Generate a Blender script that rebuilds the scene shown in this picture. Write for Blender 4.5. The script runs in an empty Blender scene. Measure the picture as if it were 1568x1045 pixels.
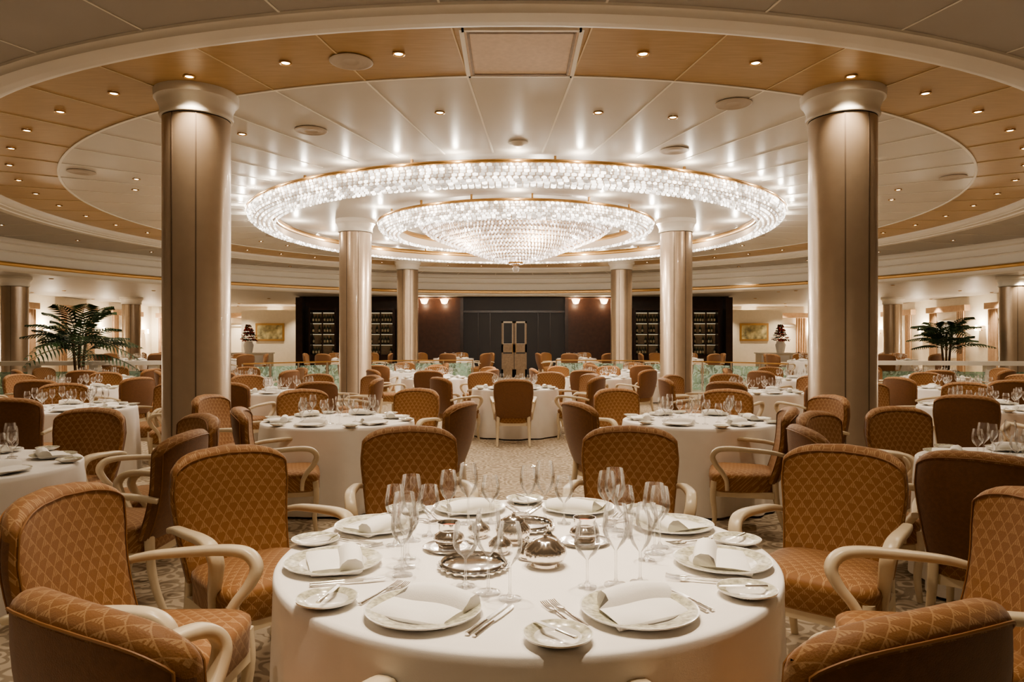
import bpy, bmesh, math, random
from math import sin, cos, pi, radians, sqrt, atan2
from mathutils import Vector, Matrix
random.seed(7)
S = bpy.context.scene
COL = S.collection
XC, YC = 0.08, 15.2      # centre of the round ceiling
CAMH = 1.45

# ------------------------------------------------------------------ materials
def new_mat(name):
    m = bpy.data.materials.new(name); m.use_nodes = True
    nt = m.node_tree
    return m, nt, nt.nodes['Principled BSDF']
def pmat(name, col, rough=0.5, metal=0.0, noise=0.0, nscale=8.0, bump=0.0, bscale=60.0, spec=0.5, sheen=0.0, emit=None, estr=0.0, coat=0.0):
    m, nt, b = new_mat(name)
    b.inputs['Roughness'].default_value = rough
    b.inputs['Metallic'].default_value = metal
    b.inputs['Specular IOR Level'].default_value = spec
    b.inputs['Sheen Weight'].default_value = sheen
    b.inputs['Coat Weight'].default_value = coat
    tc = nt.nodes.new('ShaderNodeTexCoord')
    n = nt.nodes.new('ShaderNodeTexNoise'); n.inputs['Scale'].default_value = nscale; n.inputs['Detail'].default_value = 4
    nt.links.new(tc.outputs['Object'], n.inputs['Vector'])
    r = nt.nodes.new('ShaderNodeValToRGB')
    c1 = [max(0, c*(1-noise)) for c in col]; c2 = [min(1, c*(1+noise)) for c in col]
    r.color_ramp.elements[0].position = 0.3; r.color_ramp.elements[1].position = 0.7
    r.color_ramp.elements[0].color = (*c1, 1); r.color_ramp.elements[1].color = (*c2, 1)
    nt.links.new(n.outputs['Fac'], r.inputs['Fac']); nt.links.new(r.outputs['Color'], b.inputs['Base Color'])
    if bump:
        n2 = nt.nodes.new('ShaderNodeTexNoise'); n2.inputs['Scale'].default_value = bscale
        nt.links.new(tc.outputs['Object'], n2.inputs['Vector'])
        bp = nt.nodes.new('ShaderNodeBump'); bp.inputs['Strength'].default_value = bump; bp.inputs['Distance'].default_value = 0.01
        nt.links.new(n2.outputs['Fac'], bp.inputs['Height']); nt.links.new(bp.outputs['Normal'], b.inputs['Normal'])
    if emit:
        b.inputs['Emission Color'].default_value = (*emit, 1); b.inputs['Emission Strength'].default_value = estr
        m.cycles.emission_sampling = 'NONE'
    return m
def math_node(nt, op, a, b=None):
    n = nt.nodes.new('ShaderNodeMath'); n.operation = op
    for i, v in enumerate((a, b)):
        if v is None: continue
        if isinstance(v, (int, float)): n.inputs[i].default_value = v
        else: nt.links.new(v, n.inputs[i])
    return n.outputs[0]

def fabric_pattern(name, base, line):
    m, nt, b = new_mat(name)
    b.inputs['Roughness'].default_value = 0.58; b.inputs['Sheen Weight'].default_value = 0.15
    b.inputs['Specular IOR Level'].default_value = 0.35
    tc = nt.nodes.new('ShaderNodeTexCoord'); sp = nt.nodes.new('ShaderNodeSeparateXYZ')
    nt.links.new(tc.outputs['Object'], sp.inputs[0])
    x = math_node(nt, 'MULTIPLY', sp.outputs[0], 20.0)
    v = math_node(nt, 'MULTIPLY', math_node(nt, 'ADD', sp.outputs[1], sp.outputs[2]), 17.5)
    p = math_node(nt, 'FRACT', math_node(nt, 'ADD', x, v))
    q = math_node(nt, 'FRACT', math_node(nt, 'SUBTRACT', x, v))
    ap = math_node(nt, 'ABSOLUTE', math_node(nt, 'SUBTRACT', p, 0.5)); aq = math_node(nt, 'ABSOLUTE', math_node(nt, 'SUBTRACT', q, 0.5))
    lp = math_node(nt, 'GREATER_THAN', ap, 0.458)
    lq = math_node(nt, 'GREATER_THAN', aq, 0.458)
    lines = math_node(nt, 'MAXIMUM', lp, lq)
    dash = math_node(nt, 'GREATER_THAN', math_node(nt, 'FRACT', math_node(nt, 'MULTIPLY', x, 6.0)), 0.4)
    fan = math_node(nt, 'MULTIPLY', math_node(nt, 'GREATER_THAN', math_node(nt,'SUBTRACT',p,q), 0.30), dash)
    fac = math_node(nt, 'MAXIMUM', math_node(nt,'MULTIPLY',lines,0.40), math_node(nt,'MULTIPLY',fan,0.40))
    mx = nt.nodes.new('ShaderNodeMix'); mx.data_type = 'RGBA'
    mx.inputs['A'].default_value = (*base, 1); mx.inputs['B'].default_value = (*line, 1)
    nt.links.new(fac, mx.inputs['Factor']); nt.links.new(mx.outputs['Result'], b.inputs['Base Color'])
    n2 = nt.nodes.new('ShaderNodeTexNoise'); n2.inputs['Scale'].default_value = 250
    nt.links.new(tc.outputs['Object'], n2.inputs['Vector'])
    bp = nt.nodes.new('ShaderNodeBump'); bp.inputs['Strength'].default_value = 0.22; bp.inputs['Distance'].default_value = 0.004
    nt.links.new(math_node(nt, 'ADD', n2.outputs['Fac'], fac), bp.inputs['Height']); nt.links.new(bp.outputs['Normal'], b.inputs['Normal'])
    return m

def glass_mat(name, tint=(1,1,1), gloss=0.15):
    m = bpy.data.materials.new(name); m.use_nodes = True; nt = m.node_tree; nt.nodes.clear()
    o = nt.nodes.new('ShaderNodeOutputMaterial'); mx = nt.nodes.new('ShaderNodeMixShader')
    t = nt.nodes.new('ShaderNodeBsdfTransparent'); t.inputs[0].default_value = (*tint, 1)
    g = nt.nodes.new('ShaderNodeBsdfGlossy'); g.inputs['Roughness'].default_value = 0.05; g.inputs[0].default_value=(1,1,1,1)
    lw = nt.nodes.new('ShaderNodeFresnel'); lw.inputs['IOR'].default_value = 1.48
    a = math_node(nt, 'MINIMUM', math_node(nt, 'ADD', math_node(nt,'MULTIPLY',lw.outputs[0],1.1), gloss*0.3), 0.75)
    nt.links.new(a, mx.inputs[0]); nt.links.new(t.outputs[0], mx.inputs[1]); nt.links.new(g.outputs[0], mx.inputs[2])
    nt.links.new(mx.outputs[0], o.inputs[0])
    return m

def crystal_mat(name, strength, base=(1, 0.93, 0.82)):
    m, nt, b = new_mat(name)
    b.inputs['Roughness'].default_value = 0.08; b.inputs['Base Color'].default_value = (0.5, 0.45, 0.4, 1)
    g = nt.nodes.new('ShaderNodeNewGeometry')
    mr = nt.nodes.new('ShaderNodeMapRange'); mr.inputs['To Min'].default_value = strength*0.07; mr.inputs['To Max'].default_value = strength
    pw = math_node(nt, 'POWER', g.outputs['Random Per Island'], 1.6)
    nt.links.new(pw, mr.inputs['Value'])
    b.inputs['Emission Color'].default_value = (*base, 1)
    nt.links.new(mr.outputs[0], b.inputs['Emission Strength'])
    m.cycles.emission_sampling = 'NONE'
    return m

M = {}
M['fabric'] = fabric_pattern('chair_fabric_diamond', (0.275, 0.130, 0.048), (0.60, 0.40, 0.21))
M['fabback'] = pmat('chair_fabric_back', (0.185, 0.083, 0.033), 0.5, noise=0.12, nscale=60, bump=0.2, bscale=300, sheen=0.15)
M['piping'] = pmat('chair_piping', (0.27, 0.13, 0.05), 0.5)
M['cream'] = pmat('cream_wood', (0.66, 0.56, 0.41), 0.32, noise=0.05)
M['cloth'] = pmat('tablecloth_linen', (0.90, 0.87, 0.83), 0.8, noise=0.015, bump=0.06, bscale=400)
M['napkin'] = pmat('napkin_linen', (0.92, 0.90, 0.86), 0.9, noise=0.02, bump=0.08, bscale=300)
M['china'] = pmat('china', (0.82, 0.80, 0.75), 0.12, coat=0.5)
M['chinarim'] = pmat('china_rim', (0.52, 0.50, 0.39), 0.2, noise=0.4, nscale=70)
M['glass'] = glass_mat('clear_glass')
M['silver'] = pmat('silver', (0.88, 0.85, 0.81), 0.14, 1.0)
M['silverrose'] = pmat('silver_warm', (0.88, 0.83, 0.78), 0.16, 1.0)
M['column'] = pmat('column_bronze_paint', (0.38, 0.295, 0.215), 0.30, 0.5, noise=0.03, coat=0.2)
M['colseam'] = pmat('column_seam', (0.14, 0.10, 0.07), 0.5)
M['white'] = pmat('white_moulding', (0.76, 0.72, 0.65), 0.5)
M['ceil'] = pmat('ceiling_panel', (0.64, 0.61, 0.56), 0.33, noise=0.02, nscale=2)
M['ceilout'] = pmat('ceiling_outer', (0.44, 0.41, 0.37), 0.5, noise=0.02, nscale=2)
M['seam'] = pmat('ceiling_seam', (0.92, 0.89, 0.82), 0.4)
M['seamd'] = pmat('seam_light', (0.78, 0.64, 0.42), 0.5)
M['seamg'] = pmat('seam_grey', (0.84, 0.81, 0.74), 0.5)
M['gold'] = pmat('gold_trim', (0.48, 0.29, 0.12), 0.3, 0.8)
M['hatch'] = pmat('hatch_panel', (0.80, 0.66, 0.54), 0.5, noise=0.06, nscale=20)
M['doorwood'] = pmat('door_wood', (0.30, 0.21, 0.13), 0.4, noise=0.15, nscale=15)
M['darkwood'] = pmat('bar_dark_wood', (0.032, 0.016, 0.010), 0.3, noise=0.3, nscale=6)
M['burgundy'] = pmat('burgundy_panel', (0.055, 0.021, 0.012), 0.45, noise=0.2)
M['slate'] = pmat('slate_panel', (0.028, 0.024, 0.025), 0.5)
M['wall'] = pmat('wall_cream', (0.86, 0.79, 0.66), 0.7, noise=0.03)
M['curtain'] = pmat('curtain_fabric', (0.50, 0.34, 0.22), 0.8, noise=0.1)
M['sheer'] = pmat('sheer_blind', (0.85, 0.80, 0.70), 0.8)
M['leaf'] = pmat('palm_leaf', (0.026, 0.056, 0.020), 0.45, noise=0.4, nscale=3)
M['trunk'] = pmat('palm_trunk', (0.12, 0.07, 0.04), 0.9, noise=0.4, nscale=20, bump=0.6)
M['red'] = pmat('red_flowers', (0.4, 0.05, 0.03), 0.6, noise=0.3)
M['down'] = pmat('downlight_glow', (1, 0.9, 0.75), 0.5, emit=(1, 0.82, 0.56), estr=10)
M['shade'] = pmat('lamp_shade', (0.95, 0.8, 0.6), 0.7, emit=(1, 0.78, 0.50), estr=2.8)
M['shelf'] = pmat('shelf_strip_light', (0.9, 0.7, 0.5), 0.7, emit=(0.9, 0.80, 0.52), estr=0.6)
M['crys'] = crystal_mat('crystal_ring', 3.0, (1, 0.92, 0.81))
M['crys2'] = crystal_mat('crystal_dome', 1.9, (1, 0.86, 0.77))
M['cryback'] = pmat('chandelier_backing', (0.45, 0.35, 0.26), 0.4, emit=(1, 0.80, 0.60), estr=0.16)
M['bottle'] = pmat('bottle_glass', (0.03, 0.045, 0.025), 0.1)
M['label'] = pmat('bottle_label', (0.5, 0.42, 0.28), 0.6)
M['art'] = pmat('painting_canvas', (0.45, 0.40, 0.22), 0.7, noise=0.8, nscale=4)
M['grille'] = pmat('air_grille', (0.55, 0.48, 0.40), 0.4)
M['liquid'] = pmat('votive_candle', (0.55, 0.12, 0.06), 0.3)

def wood_mat():
    m, nt, b = new_mat('ceiling_wood_veneer')
    b.inputs['Roughness'].default_value = 0.36
    tc = nt.nodes.new('ShaderNodeTexCoord'); mp = nt.nodes.new('ShaderNodeMapping')
    mp.inputs['Scale'].default_value = (1.5, 14, 1)
    nt.links.new(tc.outputs['Object'], mp.inputs[0])
    n = nt.nodes.new('ShaderNodeTexNoise'); n.inputs['Scale'].default_value = 2.2; n.inputs['Detail'].default_value = 6
    nt.links.new(mp.outputs[0], n.inputs['Vector'])
    r = nt.nodes.new('ShaderNodeValToRGB')
    r.color_ramp.elements[0].color = (0.46, 0.30, 0.135, 1); r.color_ramp.elements[1].color = (0.54, 0.37, 0.18, 1)
    r.color_ramp.elements[0].position = 0.3; r.color_ramp.elements[1].position = 0.7
    nt.links.new(n.outputs['Fac'], r.inputs[0]); nt.links.new(r.outputs[0], b.inputs['Base Color'])
    return m
M['wood'] = wood_mat()
def carpet_mat():
    m, nt, b = new_mat('carpet_patterned')
    b.inputs['Roughness'].default_value = 0.95; b.inputs['Specular IOR Level'].default_value = 0.1
    tc = nt.nodes.new('ShaderNodeTexCoord')
    n = nt.nodes.new('ShaderNodeTexNoise'); n.inputs['Scale'].default_value = 6; n.inputs['Detail'].default_value = 2
    nt.links.new(tc.outputs['Object'], n.inputs['Vector'])
    ad = nt.nodes.new('ShaderNodeMix'); ad.data_type = 'RGBA'; ad.inputs['Factor'].default_value = 0.10
    nt.links.new(tc.outputs['Object'], ad.inputs['A']); nt.links.new(n.outputs['Color'], ad.inputs['B'])
    v = nt.nodes.new('ShaderNodeTexVoronoi'); v.inputs['Scale'].default_value = 7.0
    nt.links.new(ad.outputs['Result'], v.inputs['Vector'])
    rings = math_node(nt,'SINE', math_node(nt,'MULTIPLY', v.outputs['Distance'], 22.0))
    mr = nt.nodes.new('ShaderNodeMapRange'); mr.inputs['From Min'].default_value=-0.35; mr.inputs['From Max'].default_value=0.35
    nt.links.new(rings, mr.inputs['Value'])
    mx = nt.nodes.new('ShaderNodeMix'); mx.data_type = 'RGBA'
    mx.inputs['A'].default_value = (0.25,0.20,0.145,1); mx.inputs['B'].default_value = (0.56,0.48,0.375,1)
    nt.links.new(mr.outputs[0], mx.inputs['Factor'])
    n3 = nt.nodes.new('ShaderNodeTexNoise'); n3.inputs['Scale'].default_value = 1.3
    nt.links.new(tc.outputs['Object'], n3.inputs['Vector'])
    mx2 = nt.nodes.new('ShaderNodeMix'); mx2.data_type='RGBA'; mx2.inputs['B'].default_value=(0.47,0.39,0.30,1)
    nt.links.new(math_node(nt,'MULTIPLY',n3.outputs['Fac'],0.7), mx2.inputs['Factor']); nt.links.new(mx.outputs['Result'], mx2.inputs['A'])
    nt.links.new(mx2.outputs['Result'], b.inputs['Base Color'])
    return m
M['carpet'] = carpet_mat()
def etched():
    m = bpy.data.materials.new('etched_glass'); m.use_nodes = True; nt = m.node_tree; nt.nodes.clear()
    o = nt.nodes.new('ShaderNodeOutputMaterial'); mx = nt.nodes.new('ShaderNodeMixShader')
    t = nt.nodes.new('ShaderNodeBsdfTransparent'); t.inputs[0].default_value = (0.70, 0.88, 0.82, 1)
    g = nt.nodes.new('ShaderNodeBsdfPrincipled'); g.inputs['Base Color'].default_value = (0.50, 0.62, 0.55, 1); g.inputs['Roughness'].default_value = 0.2
    tc = nt.nodes.new('ShaderNodeTexCoord'); n = nt.nodes.new('ShaderNodeTexNoise'); n.inputs['Scale'].default_value = 5; n.inputs['Distortion'].default_value = 2
    nt.links.new(tc.outputs['Object'], n.inputs['Vector'])
    r = nt.nodes.new('ShaderNodeValToRGB'); r.color_ramp.elements[0].position = 0.48; r.color_ramp.elements[1].position = 0.54
    r.color_ramp.elements[0].color = (0.2,)*3+(1,); r.color_ramp.elements[1].color = (0.7,)*3+(1,)
    nt.links.new(n.outputs['Fac'], r.inputs[0]); nt.links.new(r.outputs[0], mx.inputs[0])
    nt.links.new(t.outputs[0], mx.inputs[1]); nt.links.new(g.outputs[0], mx.inputs[2]); nt.links.new(mx.outputs[0], o.inputs[0])
    return m
M['etched'] = etched()

# ------------------------------------------------------------------ mesh builder
class MB:
    def __init__(s): s.v=[]; s.f=[]; s.m=[]; s.mats=[]; s.sm=[]
    def mi(s, k):
        if k not in s.mats: s.mats.append(k)
        return s.mats.index(k)
    def add(s, vs, fs, mat, X=None, smooth=True):
        o=len(s.v)
        for v in vs:
            v=Vector(v)
            s.v.append(tuple(X@v) if X is not None else tuple(v))
        for i,f in enumerate(fs):
            s.f.append([o+j for j in f]); s.m.append(s.mi(mat[i] if isinstance(mat,list) else mat)); s.sm.append(smooth)
    def merge(s, other, X):
        o=len(s.v)
        s.v += [tuple(X@Vector(v)) for v in other.v]
        for f,m,sm in zip(other.f, other.m, other.sm):
            s.f.append([o+j for j in f]); s.m.append(s.mi(other.mats[m])); s.sm.append(sm)
    def box(s, c, d, mat, X=None, smooth=False):
        x,y,z=c; a,b,e=d[0]/2,d[1]/2,d[2]/2
        vs=[(x+i*a,y+j*b,z+k*e) for k in(-1,1) for j in(-1,1) for i in(-1,1)]
        s.add(vs,[(0,2,3,1),(4,5,7,6),(0,1,5,4),(2,6,7,3),(0,4,6,2),(1,3,7,5)],mat,X,smooth)
    def revolve(s, prof, n, mat, X=None, smooth=True, flute=None, a0=0, a1=2*pi):
        full = abs(a1-a0-2*pi)<1e-6
        cols = n if full else n+1
        vs=[]; fs=[]; ms=[]
        for i in range(cols):
            a=a0+(a1-a0)*i/n
            for k,(r,z) in enumerate(prof):
                rr = r*(1+flute(a,k)) if flute else r
                vs.append((rr*cos(a),rr*sin(a),z))
        L=len(prof)
        for i in range(n):
            j=(i+1)%cols
            for k in range(L-1):
                fs.append((i*L+k,j*L+k,j*L+k+1,i*L+k+1)); ms.append(mat[k] if isinstance(mat,list) else mat)
        s.add(vs,fs,ms,X,smooth)
    def sweep(s, pts, w, h, mat, side=(1,0,0), n=10, taper=None, X=None, ex=0.6, caps=True):
        side=Vector(side).normalized(); P=[Vector(p) for p in pts]; vs=[]; N=len(P)
        for i,p in enumerate(P):
            t=(P[min(i+1,N-1)]-P[max(i-1,0)]).normalized()
            sd=(side-t*side.dot(t))
            sd=sd.normalized() if sd.length>1e-4 else Vector((0,1,0))
            nn=t.cross(sd)
            f=1 if taper is None else taper(i/(N-1))
            for k in range(n):
                a=2*pi*k/n; c=cos(a); q=sin(a)
                c=math.copysign(abs(c)**ex,c); q=math.copysign(abs(q)**ex,q)
                vs.append(p+sd*(c*w/2*f)+nn*(q*h/2*f))
        fs=[(i*n+k,i*n+(k+1)%n,(i+1)*n+(k+1)%n,(i+1)*n+k) for i in range(N-1) for k in range(n)]
        if caps:
            fs.append(tuple(range(n))[::-1]); fs.append(tuple((N-1)*n+k for k in range(n)))
        s.add(vs,fs,mat,X)
    def mesh(s, name, recalc=True, auto=True):
        me=bpy.data.meshes.new(name); me.from_pydata(s.v,[],s.f)
        for k in s.mats: me.materials.append(M[k])
        me.polygons.foreach_set('material_index',s.m); me.polygons.foreach_set('use_smooth',s.sm)
        me.update()
        if recalc:
            bm=bmesh.new(); bm.from_mesh(me); bmesh.ops.recalc_face_normals(bm,faces=bm.faces); bm.to_mesh(me); bm.free()
        if auto:
            try: me.set_sharp_from_angle(angle=radians(50))
            except Exception: pass
        return me
def obj(name, me, loc=(0,0,0), rot=0, scale=1, parent=None):
    o=bpy.data.objects.new(name, me); COL.objects.link(o); o.location=loc; o.rotation_euler=(0,0,rot)
    o.scale=(scale,)*3 if isinstance(scale,(int,float)) else scale
    if parent: o.parent=parent
    return o
def crom(pts, k=6):
    P=[Vector(p) for p in pts]; P=[2*P[0]-P[1]]+P+[2*P[-1]-P[-2]]; out=[]
    for i in range(1,len(P)-2):
        for j in range(k):
            t=j/k; a,b,c,d=P[i-1:i+3]
            out.append(0.5*((2*b)+(c-a)*t+(2*a-5*b+4*c-d)*t*t+(-a+3*b-3*c+d)*t**3))
    out.append(P[-2]); return out
T=lambda x,y,z=0,r=0: Matrix.Translation((x,y,z))@Matrix.Rotation(r,4,'Z')

# ------------------------------------------------------------------ chair
def make_chair():
    b=MB()
    n=32
    zb=0.40; tk=0.045
    vv=[0,0.04,0.1,0.2,0.3,0.4,0.5,0.6,0.7,0.8,0.88,0.93,0.955,0.975,0.993,1.0]
    def back_pt(a,v):
        c=cos(a); q=sin(a)
        u=math.copysign(abs(c)**0.45,c); y=math.copysign(abs(q)**0.55,q)
        tl=tk
        if v>0.94: tl=tk*sqrt(max(0.05,1-((v-0.94)/0.062)**2))
        if v<0.04: tl=tk*0.8
        ztop=0.965-0.035*u*u-0.045*abs(u)**7
        z=zb+v*(ztop-zb)
        w=0.245+0.042*min(1,v*1.3)-0.012*max(0,v-0.75)*4
        yy=-0.225-0.24*(z-0.42)+0.06*u*u*(0.5+v*0.5)-0.03*sin(v*pi)
        return (u*w, yy+y*tl*(1+0.25*(1-u*u)*sin(v*pi)*(1 if q>0 else 0.3)), z)
    vs=[]; fs=[]; ms=[]
    for v in vv:
        for k in range(n):
            vs.append(back_pt(2*pi*k/n,v))
    R=len(vv)
    for i in range(R-1):
        for k in range(n):
            fs.append((i*n+k,i*n+(k+1)%n,(i+1)*n+(k+1)%n,(i+1)*n+k))
            front = (k<n/2)
            ms.append('fabric' if (front or vv[i]>=0.93) else 'fabback')
    for base,flip in ((0,True),((R-1)*n,False)):
        for k in range(n//2):
            a,c,d,e=base+k,base+k+1,base+(n-k-1)%n,base+(n-k)%n
            if k==0: f=(base,base+1,base+n-1)
            elif k==n//2-1: f=(base+k,base+k+1,base+n-k-1)
            else: f=(a,c,d,e)
            if len(set(f))<3: continue
            fs.append(f[::-1] if flip else f); ms.append('fabric')
    b.add(vs,fs,ms)
    for ang in (0.42,-0.42):
        path=[back_pt(ang,v*0.94) for v in [i/10 for i in range(11)]]
        top=[back_pt(ang+(pi-2*ang)*i/16 if ang>0 else ang-(pi+2*ang)*i/16,0.945) for i in range(1,16)]
        path+=top+[back_pt(pi-ang,v*0.94) for v in [1-i/10 for i in range(11)]]
        path=[Vector(p)+Vector((0,0.003 if ang>0 else -0.003,0.001)) for p in path]
        b.sweep(path,0.007,0.007,'piping',side=(0,1,0),n=6,ex=1)
    vs=[]; fs=[]; n=32
    prof=[(0.93,0.33),(1.0,0.345),(1.0,0.41),(1.02,0.435),(1.01,0.46),(0.95,0.475),(0.8,0.487),(0.5,0.497),(0.0,0.50)]
    for s_,z in prof:
        for k in range(n):
            a=2*pi*k/n; c,q=cos(a),sin(a)
            x=math.copysign(abs(c)**0.4,c)*0.262*s_; y=math.copysign(abs(q)**0.4,q)*0.245*s_
            x*=1+0.08*(y/0.25)
            vs.append((x,y+0.02,z-0.01))
    for i in range(len(prof)-1):
        for k in range(n): fs.append((i*n+k,i*n+(k+1)%n,(i+1)*n+(k+1)%n,(i+1)*n+k))
    fs.append(tuple(range(n))[::-1])
    b.add(vs,fs,'fabric')
    b.box((0,0.02,0.31),(0.49,0.46,0.05),'cream')
    for sx in (-1,1):
        b.sweep(crom([(sx*0.238,0.225,0.40),(sx*0.243,0.235,0.28),(sx*0.24,0.222,0.14),(sx*0.245,0.235,0.0)],4),0.052,0.052,'cream',taper=lambda t:1.0-0.42*t)
        b.sweep(crom([(sx*0.215,-0.215,0.42),(sx*0.22,-0.225,0.28),(sx*0.225,-0.255,0.14),(sx*0.23,-0.31,0.0)],4),0.05,0.05,'cream',taper=lambda t:1.0-0.35*t)
        p=crom([(sx*0.275,-0.29,0.62),(sx*0.298,-0.18,0.645),(sx*0.315,-0.02,0.658),(sx*0.322,0.12,0.664),(sx*0.320,0.20,0.650),
                (sx*0.312,0.236,0.602),(sx*0.30,0.213,0.54),(sx*0.284,0.165,0.475),(sx*0.272,0.135,0.41),(sx*0.268,0.13,0.34)],5)
        b.sweep(p,0.054,0.038,'cream',n=12,ex=0.55,taper=lambda t:0.75+0.35*sin(min(1,t*1.7)*pi/2) if t<0.6 else 1.1-0.3*(t-0.6)/0.4)
    return b.mesh('dining_chair')
CH=make_chair()

# ------------------------------------------------------------------ tables
def make_table(R, seed, nm='dining_table'):
    rnd=random.Random(seed); b=MB(); n=180
    ph=[rnd.uniform(0,6.28) for _ in range(4)]
    prof=[(0.0,0.75),(R*0.5,0.75),(R-0.02,0.75),(R-0.006,0.748),(R,0.742),(R+0.002,0.72)]
    drop=[0.66,0.58,0.48,0.38,0.28,0.18,0.09,0.02]
    vs=[];fs=[]
    L=len(prof)+len(drop)
    for i in range(n):
        a=2*pi*i/n
        f=0.5*sin(9*a+ph[0])+0.35*sin(14*a+ph[1]+sin(3*a))+0.3*sin(5*a+ph[2])
        f=math.copysign(abs(f)**0.8,f)
        for r,z in prof: vs.append((r*cos(a),r*sin(a),z))
        for z in drop:
            t=(0.74-z)/0.72
            r=R+0.002+0.006*t+0.050*f*t**0.6+0.006*t
            vs.append((r*cos(a),r*sin(a),z))
    for i in range(n):
        j=(i+1)%n
        for k in range(L-1): fs.append((i*L+k,j*L+k,j*L+k+1,i*L+k+1))
    b.add(vs,fs,'cloth')
    me=b.mesh(nm)
    bm=bmesh.new(); bm.from_mesh(me); bmesh.ops.remove_doubles(bm,verts=bm.verts,dist=1e-5); bmesh.ops.recalc_face_normals(bm,faces=bm.faces); bm.to_mesh(me); bm.free()
    return me
RT=0.69
TB_BIG=make_table(0.815,3); TB=[make_table(RT,s) for s in (1,5,9)]

# ------------------------------------------------------------------ tableware parts
def plate_mb(R,n=40,low=False):
    b=MB()
    prof=[(0,0.004),(R*0.55,0.004),(R*0.62,0.008),(R*0.68,0.014),(R*0.97,0.022),(R,0.0225),(R*0.985,0.018),(R*0.66,0.006),(R*0.5,0.0),(0,0.0)]
    mats=['china','china','china','chinarim','china','china','china','china','china']
    b.revolve(prof,n,mats); return b
def glass_mb(h,rb,n=24):
    b=MB(); s=h/0.22
    prof=[(0.0,0.004),(0.012,0.006),(0.032*s,0.002),(0.033*s,0.0),(0.032*s,0.0035),(0.010,0.008),(0.0042,0.02),(0.0034,0.05*s),(0.0038,0.095*s),(0.012,0.105*s),(rb*0.7,0.120*s),(rb*0.97,0.143*s),(rb,0.160*s),(rb*0.93,0.190*s),(rb*0.78,h),(rb*0.76,h)]
    b.revolve(prof,n,'glass'); return b
def napkin_mb():
    b=MB(); nx=18; W=0.215
    sec=[(-0.085,0.0),(-0.088,0.010),(-0.08,0.016),(-0.03,0.019),(0.008,0.022),(0.016,0.040),(0.032,0.054),(0.056,0.056),(0.074,0.044),(0.080,0.026),(0.076,0.008),(0.065,0.0)]
    vs=[];fs=[]
    for i in range(nx+1):
        x=-W/2+W*i/nx; e=abs(2*i/nx-1)
        for (y,z) in sec:
            vs.append((x*(1-0.10*(y>0.01))+0.02*(y>0.01), y+0.006*sin(9*x+1)+0.10*x*(y<0), z*(1-0.10*e**4)+0.003*sin(30*x+y*30)*(z>0.01)))
    m=len(sec)
    for i in range(nx):
        for k in range(m): fs.append((i*m+k,i*m+(k+1)%m,(i+1)*m+(k+1)%m,(i+1)*m+k))
    fs.append(tuple(range(m))[::-1]); fs.append(tuple(nx*m+k for k in range(m)))
    b.add(vs,fs,'napkin'); return b
def knife_mb(L=0.22):
    b=MB()
    b.sweep([(0,0,0.004),(0,0.03,0.0045),(0,L*0.45,0.0045)],0.013,0.006,'silver',taper=lambda t:1-0.3*t,ex=0.8)
    vs=[];fs=[]
    pts=[(-0.004,L*0.45),(0.006,L*0.45),(0.008,L*0.6),(0.008,L*0.85),(0.006,L*0.96),(-0.004,L)]
    for z in (0.0035,0.0055):
        vs+=[(x,y,z) for x,y in pts]
    fs=[tuple(range(6))[::-1],tuple(range(6,12))]+[(k,(k+1)%6,6+(k+1)%6,6+k) for k in range(6)]
    b.add(vs,fs,'silver',smooth=False); return b
def fork_mb(L=0.20):
    b=MB()
    b.sweep([(0,0,0.004),(0,0.03,0.005),(0,L*0.4,0.005),(0,L*0.66,0.008)],0.013,0.004,'silver',taper=lambda t:1-0.5*t,ex=0.8)
    b.sweep([(0,L*0.64,0.008),(0,L*0.70,0.006),(0,L*0.78,0.005)],0.021,0.003,'silver',taper=lambda t:0.4+0.6*min(1,t*2),ex=0.8)
    for k in range(4):
        x=-0.0084+k*0.0056
        b.sweep([(x,L*0.77,0.005),(x,L*0.9,0.006),(x,L,0.010)],0.0033,0.0025,'silver',n=6,taper=lambda t:1-0.4*t)
    return b
PL=plate_mb(0.153); BP=plate_mb(0.083,32)
G1=glass_mb(0.235,0.039); G2=glass_mb(0.21,0.035); G3=glass_mb(0.185,0.037)
NP=napkin_mb(); KN=knife_mb(); FK=fork_mb(0.19); BK=knife_mb(0.14)
me_PL,me_BP,me_G1,me_G2,me_G3,me_NP,me_KN,me_FK,me_BK=[m.mesh(nm) for m,nm in ((PL,'dinner_plate'),(BP,'bread_plate'),(G1,'wine_glass'),(G2,'white_wine_glass'),(G3,'water_goblet'),(NP,'folded_napkin'),(KN,'dinner_knife'),(FK,'dinner_fork'),(BK,'butter_knife'))]

def setting_items(a, r=0.63, full=False):
    d=Vector((cos(a),sin(a)))
    rot=atan2(d.y,d.x)+pi/2
    X=Vector((cos(rot),sin(rot)))
    def P(rad,lat):
        v=d*rad+X*lat
        return v.x,v.y
    out=[]
    def put(kind,rad,lat,z,r_):
        x,y=P(rad,lat); out.append((kind,x,y,z,r_))
    put('plate',r,0,0.751,rot)
    put('nap',r-0.005,0,0.7556,rot+random.uniform(-.12,.12))
    put('knife',r+0.07,0.167,0.752,rot+0.0)
    if full:
        put('knife',r+0.07,0.186,0.752,rot+0.0)
        put('fork',r+0.02,-0.190,0.752,rot-0.0)
    put('fork',r+0.02,-0.165,0.752,rot-0.0)
    put('bread',r+0.055,-0.272,0.751,rot)
    put('bknife',r+0.11,-0.255,0.7735,rot+0.3)
    put('g1',r-0.215,0.075,0.751,0); put('g2',r-0.20,0.150 if full else 0.17,0.751,0)
    if full: put('g3',r-0.235,-0.01,0.751,0)
    else: put('g3',r-0.27,0.0,0.751,0)
    return out
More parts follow.
